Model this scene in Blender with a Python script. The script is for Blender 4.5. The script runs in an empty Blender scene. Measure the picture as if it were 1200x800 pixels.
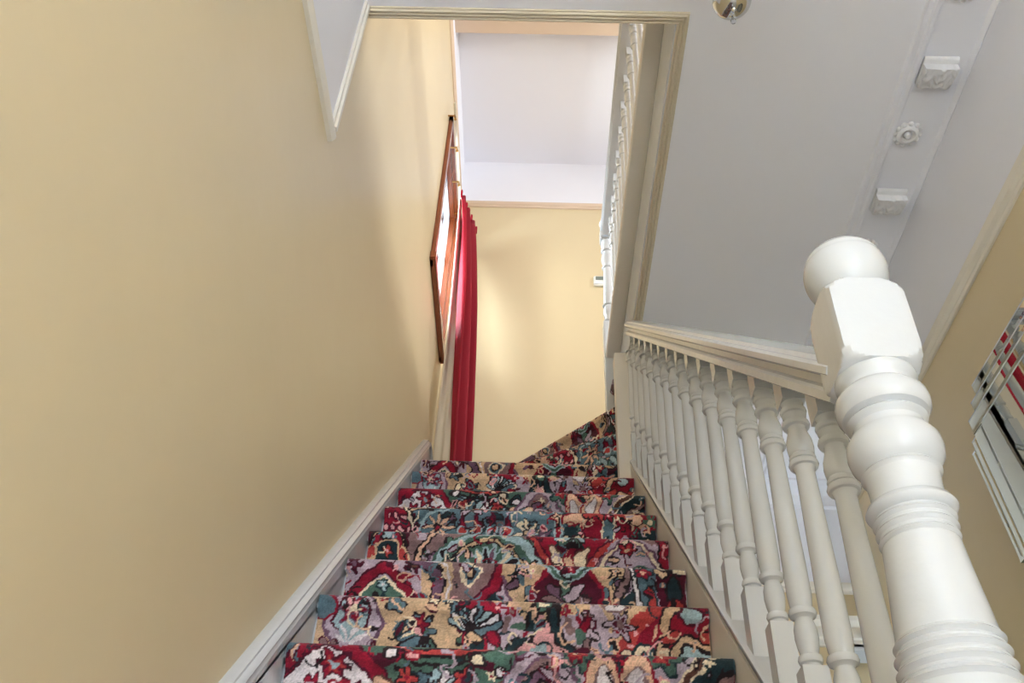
import bpy, bmesh, math, random
import numpy as np
from mathutils import Vector, Matrix
random.seed(4)
C = bpy.context.scene.collection
SC = bpy.context.scene
PI = math.pi

# ---------------------------------------------------------------- camera
YAW, PITCH, ROLL, FPX = -3.37523126e-02, 7.20342121e-01, 5.08029517e-02, 1093.43
cy, sy = math.cos(YAW), math.sin(YAW); cp, sp = math.cos(PITCH), math.sin(PITCH)
fw = Vector((sy*cp, cy*cp, sp)); r0 = Vector((cy, -sy, 0)); u0 = r0.cross(fw)
cr, sr = math.cos(ROLL), math.sin(ROLL)
rt = cr*r0 + sr*u0; up = -sr*r0 + cr*u0
cam = bpy.data.cameras.new('camera'); cam.sensor_width = 36; cam.lens = FPX/1200*36; cam.clip_start = .02
co = bpy.data.objects.new('camera', cam); C.objects.link(co)
co.matrix_world = Matrix(((rt.x, up.x, -fw.x, 0), (rt.y, up.y, -fw.y, 0), (rt.z, up.z, -fw.z, 0), (0, 0, 0, 1)))
SC.camera = co

# ---------------------------------------------------------------- world, lights, exposure
w = bpy.data.worlds.new('sky'); SC.world = w; w.use_nodes = True
w.node_tree.nodes['Background'].inputs[0].default_value = (.80, .90, 1, 1)
w.node_tree.nodes['Background'].inputs[1].default_value = 2.5
def area(name, loc, aim, sx, sy_, power, col):
    l = bpy.data.lights.new(name, 'AREA'); l.shape = 'RECTANGLE'; l.size = sx; l.size_y = sy_; l.energy = power; l.color = col
    o = bpy.data.objects.new(name, l); C.objects.link(o); o.location = loc
    o.rotation_euler = (Vector(aim)-Vector(loc)).to_track_quat('-Z', 'Z').to_euler(); return o
LIGHTS = [  # name, location, aim, size x, size y, power, colour, spread in degrees
    ('front_window_daylight', (.35, -4.68, 1.0), (.35, 0, 1.0), 1.5, 1.6, 22, (.78, .88, 1), 180),
    ('floor_bounce_fill', (.35, -4.46, 1.7), (.40, -2.9, -.478), 1.4, .5, 225, (.75, .86, 1), 60),  # added fill inside the room, aimed down so the floor bounces light up
    ('stair_window_daylight', (-.88, 3.68, 4.04), (0, 3.68, 3.9), .9, 1.25, 66, (.84, .93, 1), 180),
    ('landing_window_daylight', (3.12, 1.6, 4.1), (0, 1.6, 4.1), 1.5, 1.3, 130, (1, .97, .96), 180),
    ('landing_window_daylight', (.6, -4.65, 4.2), (.2, 1, 4.2), 1.5, 1.2, 10, (1, .97, .95), 180),
    ('far_hall_fill', (3.12, 3.67, .9), (1.5, 3.6, 1.3), .6, 1.5, 62, (.80, .90, 1), 180),  # added fill to lift the hall ceiling from the far side
    ('side_doorway_fill', (1.50, -1.9, .6), (0, -1.9, .6), 1.0, 1.9, 92, (.75, .85, 1), 180),  # added fill from behind the viewer for left wall and newel
]
for (n_, lo_, ai_, sx_, sz_, pw_, cl_, sd_) in LIGHTS:
    if pw_ > 0: area(n_, lo_, ai_, sx_, sz_, pw_, cl_).data.spread = math.radians(sd_)
SC.view_settings.view_transform = 'Standard'; SC.view_settings.look = 'None'; SC.view_settings.gamma = 1
SC.view_settings.exposure = 0.76

# ---------------------------------------------------------------- materials
def lin(c):
    return tuple((x/255/12.92 if x/255 <= .04045 else ((x/255+.055)/1.055)**2.4) for x in c)
def mat(name, rgb, rough=.5, metal=0, bump=0, bscale=40, vary=0, vscale=3, coat=0, spec=.5, stretch=None):
    m = bpy.data.materials.new(name); m.use_nodes = True; nt = m.node_tree; b = nt.nodes['Principled BSDF']
    c = (*lin(rgb), 1); b.inputs['Base Color'].default_value = c
    b.inputs['Roughness'].default_value = rough; b.inputs['Metallic'].default_value = metal
    b.inputs['Specular IOR Level'].default_value = spec; b.inputs['Coat Weight'].default_value = coat
    tc = nt.nodes.new('ShaderNodeTexCoord'); src = tc.outputs['Object']
    if stretch:
        mp = nt.nodes.new('ShaderNodeMapping'); mp.inputs['Scale'].default_value = stretch
        nt.links.new(src, mp.inputs['Vector']); src = mp.outputs['Vector']
    if bump:
        n = nt.nodes.new('ShaderNodeTexNoise'); n.inputs['Scale'].default_value = bscale; n.inputs['Detail'].default_value = 4
        nt.links.new(src, n.inputs['Vector'])
        bp_ = nt.nodes.new('ShaderNodeBump'); bp_.inputs['Strength'].default_value = bump; bp_.inputs['Distance'].default_value = .01
        nt.links.new(n.outputs['Fac'], bp_.inputs['Height']); nt.links.new(bp_.outputs['Normal'], b.inputs['Normal'])
    if vary:
        n = nt.nodes.new('ShaderNodeTexNoise'); n.inputs['Scale'].default_value = vscale; n.inputs['Detail'].default_value = 5
        nt.links.new(src, n.inputs['Vector'])
        mx = nt.nodes.new('ShaderNodeMix'); mx.data_type = 'RGBA'
        mx.inputs['A'].default_value = tuple(x*(1-vary) for x in c[:3])+(1,); mx.inputs['B'].default_value = tuple(min(1, x*(1+vary)) for x in c[:3])+(1,)
        nt.links.new(n.outputs['Fac'], mx.inputs['Factor']); nt.links.new(mx.outputs['Result'], b.inputs['Base Color'])
    return m
M = {}
M['yellow'] = mat('yellow wall emulsion', (216, 198, 160), .34, bump=.25, bscale=5, vary=.04, vscale=2.5, spec=.5)
M['ceil'] = mat('white ceiling emulsion', (237, 237, 243), .6, bump=.15, bscale=6, vary=.02)
M['cream'] = mat('cream emulsion', (215, 192, 168), .6)
M['gloss'] = mat('white gloss paint', (208, 212, 216), .2, bump=.08, bscale=30, coat=.2, vary=.02, vscale=9)
M['trim'] = mat('off white moulding paint', (232, 226, 214), .4, bump=.1, bscale=30)
M['arch'] = mat('cream architrave paint', (208, 196, 172), .45, bump=.1, bscale=30)
M['plaster'] = mat('white plaster', (226, 225, 226), .55, bump=.3, bscale=60)
M['wood'] = mat('orange varnished pine', (138, 70, 38), .28, bump=.15, bscale=20, vary=.35, vscale=6, stretch=(6, 6, .8), coat=.3)
M['upvc'] = mat('white window sash', (205, 215, 228), .3)
M['chrome'] = mat('polished chrome', (210, 210, 210), .06, metal=1)
M['mirror'] = mat('silvered glass', (225, 228, 225), .015, metal=1)
M['bevel'] = mat('green tinted bevelled glass edge', (120, 150, 150), .05, metal=.8)
M['lining'] = mat('cream curtain lining', (228, 218, 200), .8, bump=.1, bscale=200)
M['teal'] = mat('teal wall paint', (70, 130, 150), .6)
M['plastic'] = mat('white plastic', (236, 236, 230), .35)
M['lcd'] = mat('grey display', (120, 128, 120), .3)
M['brass'] = mat('brass hook', (190, 150, 90), .3, metal=1)
M['floor'] = mat('pale stone hall floor', (206, 202, 198), .4, vary=.08, vscale=4, bump=.1)
M['landing'] = mat('pale landing carpet', (214, 204, 198), .9, vary=.08, vscale=40, bump=.3, bscale=300)
M['shadegap'] = mat('bare timber', (150, 125, 95), .7)
def velvet():
    m = mat('crimson velvet', (150, 3, 32), .75, bump=.15, bscale=300); b = m.node_tree.nodes['Principled BSDF']
    b.inputs['Sheen Weight'].default_value = .12; b.inputs['Sheen Tint'].default_value = (1, .35, .5, 1)
    nt = m.node_tree; out = nt.nodes['Material Output']
    t = nt.nodes.new('ShaderNodeBsdfTranslucent'); t.inputs[0].default_value = (*lin((215, 20, 90)), 1)
    mx = nt.nodes.new('ShaderNodeMixShader'); mx.inputs[0].default_value = .3
    nt.links.new(b.outputs[0], mx.inputs[1]); nt.links.new(t.outputs[0], mx.inputs[2]); nt.links.new(mx.outputs[0], out.inputs[0])
    return m
M['velvet'] = velvet()
def glass(name, tint=(1, 1, 1)):
    m = bpy.data.materials.new(name); m.use_nodes = True; nt = m.node_tree; nt.nodes.clear()
    o = nt.nodes.new('ShaderNodeOutputMaterial'); t = nt.nodes.new('ShaderNodeBsdfTransparent'); t.inputs[0].default_value = (*tint, 1)
    g = nt.nodes.new('ShaderNodeBsdfGlossy'); g.inputs['Roughness'].default_value = .02
    f = nt.nodes.new('ShaderNodeFresnel'); f.inputs[0].default_value = 1.35; mx = nt.nodes.new('ShaderNodeMixShader')
    nt.links.new(f.outputs[0], mx.inputs[0]); nt.links.new(t.outputs[0], mx.inputs[1]); nt.links.new(g.outputs[0], mx.inputs[2])
    nt.links.new(mx.outputs[0], o.inputs[0]); return m
M['glass'] = glass('window glass', (.97, .99, 1))
M['crystal'] = glass('cut crystal', (.9, .92, .95))
def carpetmat():
    m = bpy.data.materials.new('axminster carpet pile'); m.use_nodes = True; nt = m.node_tree; b = nt.nodes['Principled BSDF']
    a = nt.nodes.new('ShaderNodeAttribute'); a.attribute_name = 'weave'
    nt.links.new(a.outputs['Color'], b.inputs['Base Color'])
    b.inputs['Roughness'].default_value = .95; b.inputs['Specular IOR Level'].default_value = .15
    b.inputs['Sheen Weight'].default_value = .12
    tc = nt.nodes.new('ShaderNodeTexCoord'); n = nt.nodes.new('ShaderNodeTexNoise'); n.inputs['Scale'].default_value = 420
    bp_ = nt.nodes.new('ShaderNodeBump'); bp_.inputs['Strength'].default_value = .5; bp_.inputs['Distance'].default_value = .004
    nt.links.new(tc.outputs['Object'], n.inputs['Vector']); nt.links.new(n.outputs['Fac'], bp_.inputs['Height'])
    nt.links.new(bp_.outputs['Normal'], b.inputs['Normal']); return m
M['carpet'] = carpetmat()

# ---------------------------------------------------------------- mesh helpers
class MB:
    def __init__(s, origin=(0, 0, 0)):
        s.v = []; s.f = []; s.mi = []; s.o = Vector(origin)
    def add(s, vs, fs, mi=0):
        n = len(s.v); s.v += [tuple(Vector(p)-s.o) for p in vs]; s.f += [tuple(i+n for i in f) for f in fs]; s.mi += [mi]*len(fs); return s
    def box(s, a, b, mi=0):
        x0, y0, z0 = (min(a[i], b[i]) for i in range(3)); x1, y1, z1 = (max(a[i], b[i]) for i in range(3))
        return s.add([(x0, y0, z0), (x1, y0, z0), (x1, y1, z0), (x0, y1, z0), (x0, y0, z1), (x1, y0, z1), (x1, y1, z1), (x0, y1, z1)],
              [(0, 3, 2, 1), (4, 5, 6, 7), (0, 1, 5, 4), (1, 2, 6, 5), (2, 3, 7, 6), (3, 0, 4, 7)], mi)
    def prism(s, poly, ax, a, b, mi=0):
        "polygon in the two axes other than ax, extruded from a to b"
        def P(p, t):
            q = list(p); q.insert(ax, t); return tuple(q)
        n = len(poly); vs = [P(p, a) for p in poly]+[P(p, b) for p in poly]
        fs = [tuple(range(n))[::-1], tuple(range(n, 2*n))]+[(i, (i+1) % n, n+(i+1) % n, n+i) for i in range(n)]
        return s.add(vs, fs, mi)
    def lathe(s, prof, seg=24, c=(0, 0, 0), mi=0):
        n = len(prof); vs = []; fs = []
        for r, z in prof:
            for k in range(seg):
                t = 2*PI*k/seg; vs.append((c[0]+r*math.cos(t), c[1]+r*math.sin(t), c[2]+z))
        for i in range(n-1):
            for k in range(seg):
                k2 = (k+1) % seg; fs.append((i*seg+k, i*seg+k2, (i+1)*seg+k2, (i+1)*seg+k))
        fs.append(tuple(range(seg))[::-1]); fs.append(tuple((n-1)*seg+k for k in range(seg)))
        return s.add(vs, fs, mi)
    def mould(s, p0, p1, A, B, prof, m0=0, m1=0, mi=0):
        "sweep profile (a,b) along p0->p1, axes A,B; ends mitred by m*a"
        p0 = Vector(p0); p1 = Vector(p1); A = Vector(A); B = Vector(B); d = (p1-p0).normalized(); n = len(prof)
        vs = [p0+A*a+B*b-d*(m0*a) for a, b in prof]+[p1+A*a+B*b+d*(m1*a) for a, b in prof]
        return s.add(vs, [tuple(range(n)), tuple(range(n, 2*n))[::-1]]+[(i, n+i, n+(i+1) % n, (i+1) % n) for i in range(n)], mi)
    def build(s, name, mats, parent=None, smooth=False, bevel=0, loc=None, angle=35):
        me = bpy.data.meshes.new(name); me.from_pydata(s.v, [], s.f)
        for m in (mats if isinstance(mats, (list, tuple)) else [mats]): me.materials.append(m)
        me.polygons.foreach_set('material_index', s.mi)
        bm = bmesh.new(); bm.from_mesh(me); bmesh.ops.recalc_face_normals(bm, faces=bm.faces)
        if bevel:
            ed = [e for e in bm.edges if len(e.link_faces) == 2 and e.calc_face_angle(0) > .6]
            bmesh.ops.bevel(bm, geom=ed, offset=bevel, segments=2, affect='EDGES', clamp_overlap=True)
        if smooth:
            for f in bm.faces: f.smooth = True
            for e in bm.edges:
                if len(e.link_faces) == 2 and e.calc_face_angle(0) > math.radians(angle): e.smooth = False
        bm.to_mesh(me); bm.free()
        o = bpy.data.objects.new(name, me); C.objects.link(o)
        if parent: o.parent = parent
        o.location = loc if loc is not None else s.o
        return o
def tag(o, label, cat, group=None, kind=None):
    o['label'] = label
    if cat: o['category'] = cat
    if group: o['group'] = group
    if kind: o['kind'] = kind
    return o
def thing(name, label, cat, loc=(0, 0, 0), group=None):
    o = bpy.data.objects.new(name, None); C.objects.link(o); o.location = loc; o.empty_display_size = .05
    return tag(o, label, cat, group)
def struct(o, label, cat='room'):
    o['kind'] = 'structure'; return tag(o, label, cat)
def copy_tree(o, parent=None):
    c = o.copy(); C.objects.link(c); c.parent = parent
    for ch in list(o.children): copy_tree(ch, c)
    return c

FL = -.478          # hall floor, camera is the origin
WL, WR, WB = -.55, 1.327, 4.2
ZC = 2.61           # hall ceiling
ZF = 2.87           # landing floor
ZU = 5.40           # upstairs ceiling
YF = -4.5
HE = 4.05           # hall end wall

# ---------------------------------------------------------------- shell
def grid_wall(name, label, ax, pos, thick, ub, vb, matfn, mats, hole=None):
    "wall perpendicular to axis ax; ub, vb breaks; matfn(u,v)->material index; hole=(u0,u1,v0,v1) or list"
    m = MB(); holes = hole or []
    for i in range(len(ub)-1):
        for j in range(len(vb)-1):
            u = (ub[i]+ub[i+1])/2; v = (vb[j]+vb[j+1])/2
            if any(h[0] < u < h[1] and h[2] < v < h[3] for h in holes): continue
            a = [0, 0, 0]; b = [0, 0, 0]; o = [k for k in range(3) if k != ax]
            a[ax] = pos; b[ax] = pos+thick; a[o[0]] = ub[i]; b[o[0]] = ub[i+1]; a[o[1]] = vb[j]; b[o[1]] = vb[j+1]
            m.box(a, b, matfn(u, v))
    return struct(m.build(name, mats), label, 'wall')
SLOPE = .951
YM = [M['yellow'], M['ceil'], M['teal']]
WIN = (3.335, 4.045, 3.475, 4.605)
grid_wall('wall_left', 'tall yellow painted wall rising beside the left of the stairs', 0, WL, -.3,
          [YF-.2, WIN[0], WIN[1], WB+.2], [FL, WIN[2], WIN[3], 4.95, ZU], lambda u, v: 1 if v > 4.95 else 0, YM, [WIN])
grid_wall('wall_back', 'yellow wall facing the top of the stairs with white band above', 1, WB, .2,
          [WL, .43, 3.0], [FL, 4.93, ZU], lambda u, v: 1 if v > 4.93 else 0, YM)
grid_wall('wall_right', 'yellow hall wall on the right with white band above its picture rail', 0, WR, .15,
          [YF, -2.4, -1.4, 3.32], [FL, 1.6, 2.1, ZC], lambda u, v: 1 if v > 2.1 else 0, YM, [(-2.4, -1.4, FL, 1.6)])
DR = (1.44, 2.25, FL, 1.78)
grid_wall('wall_hall_end', 'wall at the far end of the hall seen between the balusters', 1, HE, .12,
          [.43, DR[0], DR[1], 3.0], [FL, 1.78, 2.08, ZC], lambda u, v: 1 if v > 2.08 else 0, YM, [DR])
FW = (-.35, 1.05, FL+.9, FL+2.4); FU = (-.1, 1.3, 3.65, 4.75)
grid_wall('wall_front', 'wall with windows behind the viewer', 1, YF, -.15,
          [WL, FW[0], FU[0], FW[1], FU[1], 3.0], [FL, FW[2], FW[3], 2.7, FU[2], FU[3], ZU], lambda u, v: 1 if v > 2.1 and v < 2.7 else 0, YM, [FW, FU])
HW = (3.35, 3.98, .1, 1.7); UW = (.9, 2.3, 3.55, 4.75)
grid_wall('wall_landing_right', 'pale wall on the far side of the upstairs landing', 0, 3.0, .15,
          [YF, UW[0], UW[1], HW[0], HW[1], WB+.2], [FL, HW[2], HW[3], UW[2], UW[3], ZU], lambda u, v: 1, YM, [UW, HW])
# room beyond the hall door
m = MB(); m.box((2.2, HE+.12, FL), (2.3, 8, 2.6)); m.box((.6, 8, FL), (2.3, 8.1, 2.6)); struct(m.build('wall_far_room', M['teal']), 'teal wall in the room beyond the hall doorway', 'wall')
m = MB(); m.box((.5, HE+.12, FL), (.6, 8.1, 2.6)); struct(m.build('wall_far_room', M['ceil']), 'pale wall of the room beyond the hall doorway', 'wall')
struct(MB().box((.5, HE+.12, 2.6), (2.3, 8.1, 2.7)).build('ceiling_far_room', M['ceil']), 'white ceiling of the room beyond the doorway', 'ceiling')
struct(MB().box((WL, YF-.2, FL-.1), (3.0, 8.1, FL)).build('floor', M['floor']), 'pale hall floor below the stairs', 'floor')
# hall ceiling slab = landing floor, with stairwell opening
IX, IY = .40, 1.487
m = MB(); m.box((IX, YF, ZC), (3.0, 3.45, ZF-.03)); m.box((WL, YF, ZC), (IX, IY, ZF-.03)); m.box((IX, 3.45, ZC), (3.0, WB, ZC+.055))
struct(m.build('ceiling', M['ceil']), 'white hall ceiling around the stairwell opening', 'ceiling')
m = MB(); m.box((IX, YF, ZF-.03), (3.0, 3.45, ZF)); m.box((WL, YF, ZF-.03), (IX, IY-.005, ZF)); m.box((.85, 3.45, ZC+.06), (3, WB, ZF))
struct(m.build('floor_landing', M['landing']), 'upstairs landing floor above the hall ceiling', 'floor')
m = MB(); m.box((WL, 3.07, ZU), (3.0, WB, ZU+.1)); m.box((WL, YF, 5.22), (3.0, 3.07, ZU+.1), 1)
struct(m.build('ceiling_upper', [M['ceil'], M['cream']]), 'pale ceiling high above the stairwell', 'ceiling')

m = MB()
def wedge_z(y): return max(FL+.05, SLOPE*min(y, 3.40)-.857+.05)
yy = [YF]+[-.2+.18*k for k in range(21)]+[3.50]
vs = []; fs = []; NS = 9
for y in yy:
    zl = wedge_z(y); zt = min(3.40, max(1.95, zl+1.15))
    vs += [(WL+.0005, y, FL), (WL+.083, y, FL)]+[(WL+.0005+.0825*(1-t/NS)**1.5, y, zl+(zt-zl)*t/NS) for t in range(NS+1)]
n = NS+3
for i in range(len(yy)-1):
    for k in range(n-1): fs.append((i*n+k, i*n+k+1, i*n+k+n+1, i*n+k+n))
e = (len(yy)-1)*n; fs += [tuple(range(n)), tuple(e+k for k in range(n))[::-1]]
m.add(vs, fs); struct(m.build('wall_left', M['yellow'], smooth=True, angle=20), 'lower part of the yellow wall leaning in towards the stair string', 'wall')

# mouldings of the setting
RAIL = [(0, 0), (.008, 0), (.012, .006), (.012, .014), (.022, .022), (.026, .034), (.026, .042), (.018, .046), (.018, .052), (0, .056)]
def trim(name, p0, p1, A, B, prof, label, mt='trim', m0=0, m1=0):
    return struct(MB().mould(p0, p1, A, B, prof, m0, m1).build(name, M[mt], smooth=True, angle=30), label, 'trim')
# left wall: white frieze panel above rail, ending in a vertical trim
struct(MB().box((WL, YF, 1.965), (WL+.006, 1.45, ZC)).build('trim_1', M['ceil']), 'white frieze panel high on the left wall beside the ceiling', 'trim')
trim('trim_2', (WL, YF, 1.95), (WL, 1.462, 1.95), (1, 0, 0), (0, 0, 1), [(0, 0), (.012, 0), (.020, .012), (.020, .022), (.014, .026), (.014, .038), (0, .040)], 'grooved picture rail under the white frieze on the left wall', m1=0)
ARCH = [(0, 0), (.014, 0), (.014, .010), (.020, .014), (.020, .026), (.012, .030), (0, .034)]
trim('trim_3', (WL, 1.434, 1.99), (WL, 1.434, ZC), (1, 0, 0), (0, 1, 0), ARCH, 'short upright white strip closing the frieze on the left wall')
# stairwell opening architrave (stepped), front and right side, mitred at the corner
OP = [(0, 0), (0, -.010), (-.004, -.012), (-.008, -.007), (-.012, -.012), (-.016, -.013), (-.019, -.007), (-.023, -.012), (-.027, -.012), (-.030, -.005), (-.034, -.005), (-.036, 0)]   # a away from the opening (negative), b down
OP2 = [(a, b) for a, b in OP]
m = MB()
m.mould((WL, IY, ZC), (IX, IY, ZC), (0, 1, 0), (0, 0, 1), OP2, 0, -1)
m.mould((IX, IY, ZC), (IX, 3.42, ZC), (-1, 0, 0), (0, 0, 1), OP2, -1, 0)
struct(m.build('trim_4', M['arch'], smooth=True, angle=25), 'fluted moulding framing the stairwell opening in the ceiling', 'trim')
# fascia + landing nosing
m = MB()
m.box((IX-.004, IY, ZC-.001), (IX, 3.36, ZF-.01))
struct(m.build('trim_5', M['gloss']), 'white fascia board along the side of the stairwell opening', 'trim')
NOS = [(0, -.012), (-.062, -.012), (-.068, -.004), (-.068, .012), (-.060, .018), (0, .018)]
trim('trim_6', (IX, IY, ZF), (IX, 3.36, ZF), (1, 0, 0), (0, 0, 1), NOS, 'cream landing nosing running above the stairwell fascia', 'trim')
# right wall rail, cornice lines
trim('trim_7', (WR, YF, 2.062), (WR, 3.32, 2.062), (-1, 0, 0), (0, 0, 1), [(a*1.1, b*1.1) for a, b in RAIL], 'picture rail along the right hall wall')
BEAD = [(0, 0), (0, -.008), (-.010, -.014), (-.020, -.014), (-.026, -.006), (-.034, -.010), (-.044, -.010), (-.050, 0)]
trim('trim_8', (1.170, YF, ZC), (1.170, HE, ZC), (1, 0, 0), (0, 0, 1), BEAD, 'raised bead bordering the cornice band on the hall ceiling', 'ceil')
trim('trim_9', (WR, YF, ZC), (WR, 3.32, ZC), (1, 0, 0), (0, 0, 1), [(0, 0), (0, -.012), (-.004, -.014), (-.012, -.006), (-.016, 0)], 'slim bead where the hall ceiling meets the right wall', 'ceil')
# hall end wall
trim('trim_10', (.43, HE, 2.045), (3, HE, 2.045), (0, -1, 0), (0, 0, 1), RAIL, 'picture rail on the far end wall of the hall')
trim('trim_11', (.43, HE, ZC), (3, HE, ZC), (0, -1, 0), (0, 0, 1), [(0, 0), (.11, 0), (.11, -.012), (.09, -.02), (.08, -.02), (.03, -.05), (.02, -.07), (.02, -.10), (0, -.11)], 'moulded cornice along the far end wall of the hall', 'ceil')
trim('trim_12', (DR[0]-.2, HE, 1.785), (DR[1]+.12, HE, 1.785), (0, -1, 0), (0, 0, 1), [(0, 0), (.02, 0), (.02, .03), (.035, .035), (.035, .055), (.02, .06), (.02, .09), (.05, .11), (.055, .13), (0, .14)], 'moulded door head at the far end of the hall')
m = MB(); m.box((DR[0]-.07, HE-.02, FL), (DR[0], HE+.12, 1.79)); m.box((DR[1], HE-.02, FL), (DR[1]+.07, HE+.12, 1.79)); m.box((DR[0]-.07, HE-.02, 1.768), (DR[1]+.07, HE+.12, 1.80))
struct(m.build('door_1', M['gloss'], bevel=.004), 'white door frame at the far end of the hall', 'door frame')
# upstairs rails and cornices
trim('trim_13', (WL, IY-.1, 4.925), (WL, WB, 4.925), (1, 0, 0), (0, 0, 1), [(a*.7, b*.8) for a, b in RAIL], 'thin picture rail high on the left wall over the window', 'cream')
trim('trim_14', (WL, WB, 4.905), (3.0, WB, 4.905), (0, -1, 0), (0, 0, 1), [(a, b*.9) for a, b in RAIL], 'cream picture rail across the back wall', 'cream')

# ---------------------------------------------------------------- windows
def window(name, label, ax, face, out, u0, u1, v0, v1, frame_mat, sash_mat, casing, depth=.16, mull=True):
    "ax: wall normal axis, face: room face coordinate, out: sign of outward direction"
    def P(n, u, v):
        return (face+out*n, u, v) if ax == 0 else (u, face+out*n, v)
    root = thing(name, label, 'window', P(0, (u0+u1)/2, v0)); root['kind'] = 'structure'
    def part(nm, boxes, mt, bev=.003):
        m = MB(root.location)
        for a, b in boxes: m.box(P(*a), P(*b))
        return m.build(nm, mt, root, bevel=bev, loc=(0, 0, 0))
    t = .015
    part('window_lining', [((0, u0, v0), (depth, u0+t, v1)), ((0, u1-t, v0), (depth, u1, v1)), ((0, u0, v1-t), (depth, u1, v1)), ((0, u0, v0), (depth, u1, v0+t))], frame_mat)
    if casing:
        c = .055
        part('casing', [((-.022, u0-c, v0-c), (0, u0+.004, v1+c)), ((-.022, u1-.004, v0-c), (0, u1+c, v1+c)), ((-.022, u0-c, v1-.004), (0, u1+c, v1+c)), ((-.03, u0-c-.012, v0-c), (0, u1+c+.012, v0+.004))], frame_mat, .006)
    s = .045; d0, d1 = depth-.045, depth
    sb = part('sash', [((d0, u0+t, v0+t), (d1, u0+t+s, v1-t)), ((d0, u1-t-s, v0+t), (d1, u1-t, v1-t)), ((d0, u0+t, v1-t-s), (d1, u1-t, v1-t)), ((d0, u0+t, v0+t), (d1, u1-t, v0+t+s)),
                  ] + ([((d0, (u0+u1)/2-.018, v0+t), (d1, (u0+u1)/2+.018, v1-t))] if mull else []) + [((d0, u0+t, v0+(v1-v0)*.62), (d1, u1-t, v0+(v1-v0)*.62+.035))], sash_mat)
    m = MB(root.location); m.box(P(depth-.028, u0+t, v0+t), P(depth-.024, u1-t, v1-t)); m.build('pane', M['glass'], sb, loc=(0, 0, 0))
    return root
window('window_1', 'orange varnished wooden window beside the red curtain', 0, WL, -1, *WIN, M['wood'], M['upvc'], True, .075)
window('window_2', 'hall window behind the viewer', 1, YF, -1, *FW, M['gloss'], M['gloss'], True, .1)
window('window_3', 'upstairs window behind the viewer', 1, YF, -1, *FU, M['gloss'], M['gloss'], True, .1)
m = MB(); m.box((WR-.02, -2.47, FL), (WR+.15, -2.4, 1.67)); m.box((WR-.02, -1.4, FL), (WR+.15, -1.33, 1.67)); m.box((WR-.02, -2.47, 1.6), (WR+.15, -1.33, 1.67))  # unseen doorway, made up to let the side fill lamp in
struct(m.build('fill_doorway', M['gloss'], bevel=.004), 'white frame of a doorway added for fill light in the right hall wall behind the viewer', 'door frame')
window('fill_window', 'narrow window added for fill light at the far side of the hall', 0, 3.0, 1, *HW, M['gloss'], M['gloss'], True, .1)  # made-up opening that houses the far hall fill lamp
window('window_4', 'landing window in the far upstairs wall', 0, 3.0, 1, *UW, M['gloss'], M['gloss'], True, .1)

# ---------------------------------------------------------------- staircase
ST = [(1.655, .707), (1.83, .888), (2.045, 1.088), (2.26, 1.287), (2.445, 1.477), (2.65, 1.673), (2.9, 1.904), (3.1, 2.09)]
low = [(1.655-.208*k, .707-.197*k) for k in range(5, 0, -1)]
ALL = low+ST                    # (nosing y, tread top z)
XL, XR = -.44, .375             # carpet edges
SLOPE = .951
def nose(y): return SLOPE*y-.857
stair = thing('staircase', 'straight flight of stairs with white painted strings under the patterned carpet', 'staircase', (0, .6, FL))
def sp_(m, name, mt, **k):
    k.setdefault('loc', (0, 0, 0)); return m.build(name, mt, stair, **k)
prev = FL
for i, (y, z) in enumerate(ALL):
    y2 = ALL[i+1][0] if i < len(ALL)-1 else y+.3
    m = MB(stair.location); m.box((-.448, y+.010, z-.034), (.378, y2+.03, z-.009)); sp_(m, 'tread', M['gloss'], bevel=.006)
    m = MB(stair.location); m.box((-.448, y+.031, prev), (.378, y+.049, z-.034)); sp_(m, 'riser', M['gloss'])
    prev = z
# wall string with rounded end
def string_poly(y0, y1, topoff, botoff, rnd=True):
    pts = [(y0, FL)]
    pts += [(y0, nose(y0)+topoff)]
    yc = y1
    pts += [(y1, nose(y1)+topoff)]
    if rnd:
        z = nose(y1)+topoff
        for k in range(1, 9):
            t = k/8; a = math.radians(133-133*t)
            R_ = .13; cx, cz = y1+R_*math.cos(math.radians(133-180))*1.0, z+R_*math.sin(math.radians(133-180))
            pts.append((cx+R_*math.cos(a), cz+R_*math.sin(a)))
        pts.append((pts[-1][0], nose(y1)-.6))
    else: pts.append((y1, nose(y1)-.6))
    pts.append((y0+.5, FL))
    return pts
Y1 = 3.27
m = MB(stair.location); m.prism(string_poly(.35, Y1, .034, 0), 0, WL+.083, -.446); sp_(m, 'wall_string', M['gloss'])
# its capping moulding, swept along the slope then round the end
def sweep_yz(path, prof, x0, sgn=1):
    "path in (y,z); prof (dx, dn) with n = normal pointing up-left of the path"
    m = MB(stair.location); n = len(prof); vs = []; fs = []
    for i, (y, z) in enumerate(path):
        a = path[max(0, i-1)]; b = path[min(len(path)-1, i+1)]; t = Vector((b[0]-a[0], b[1]-a[1])).normalized(); nn = Vector((-t.y, t.x))
        for dx, dn in prof: vs.append((x0+sgn*dx, y+nn.x*dn, z+nn.y*dn))
    for i in range(len(path)-1):
        for k in range(n): fs.append((i*n+k, i*n+(k+1) % n, (i+1)*n+(k+1) % n, (i+1)*n+k))
    fs.append(tuple(range(n))); fs.append(tuple((len(path)-1)*n+k for k in range(n))[::-1]); m.add(vs, fs); return m
pth = string_poly(.35, Y1, .034, 0)[1:-2]
CAPP = [(-.104, -.03), (0, -.03), (.004, -.028), (.006, -.018), (.002, -.012), (.004, -.002), (.000, .006), (-.006, .010), (-.014, .012), (-.104, .012)]
CAPP = [(0, -.022), (.006, -.021), (.010, -.016), (.007, -.010), (.009, -.004), (.005, .001), (-.001, .003), (-.001, .008), (-.008, .011), (-.022, .011), (-.022, -.022)]
sp_(sweep_yz(pth, CAPP, -.446), 'string_moulding', M['gloss'], smooth=True, angle=50)
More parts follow.
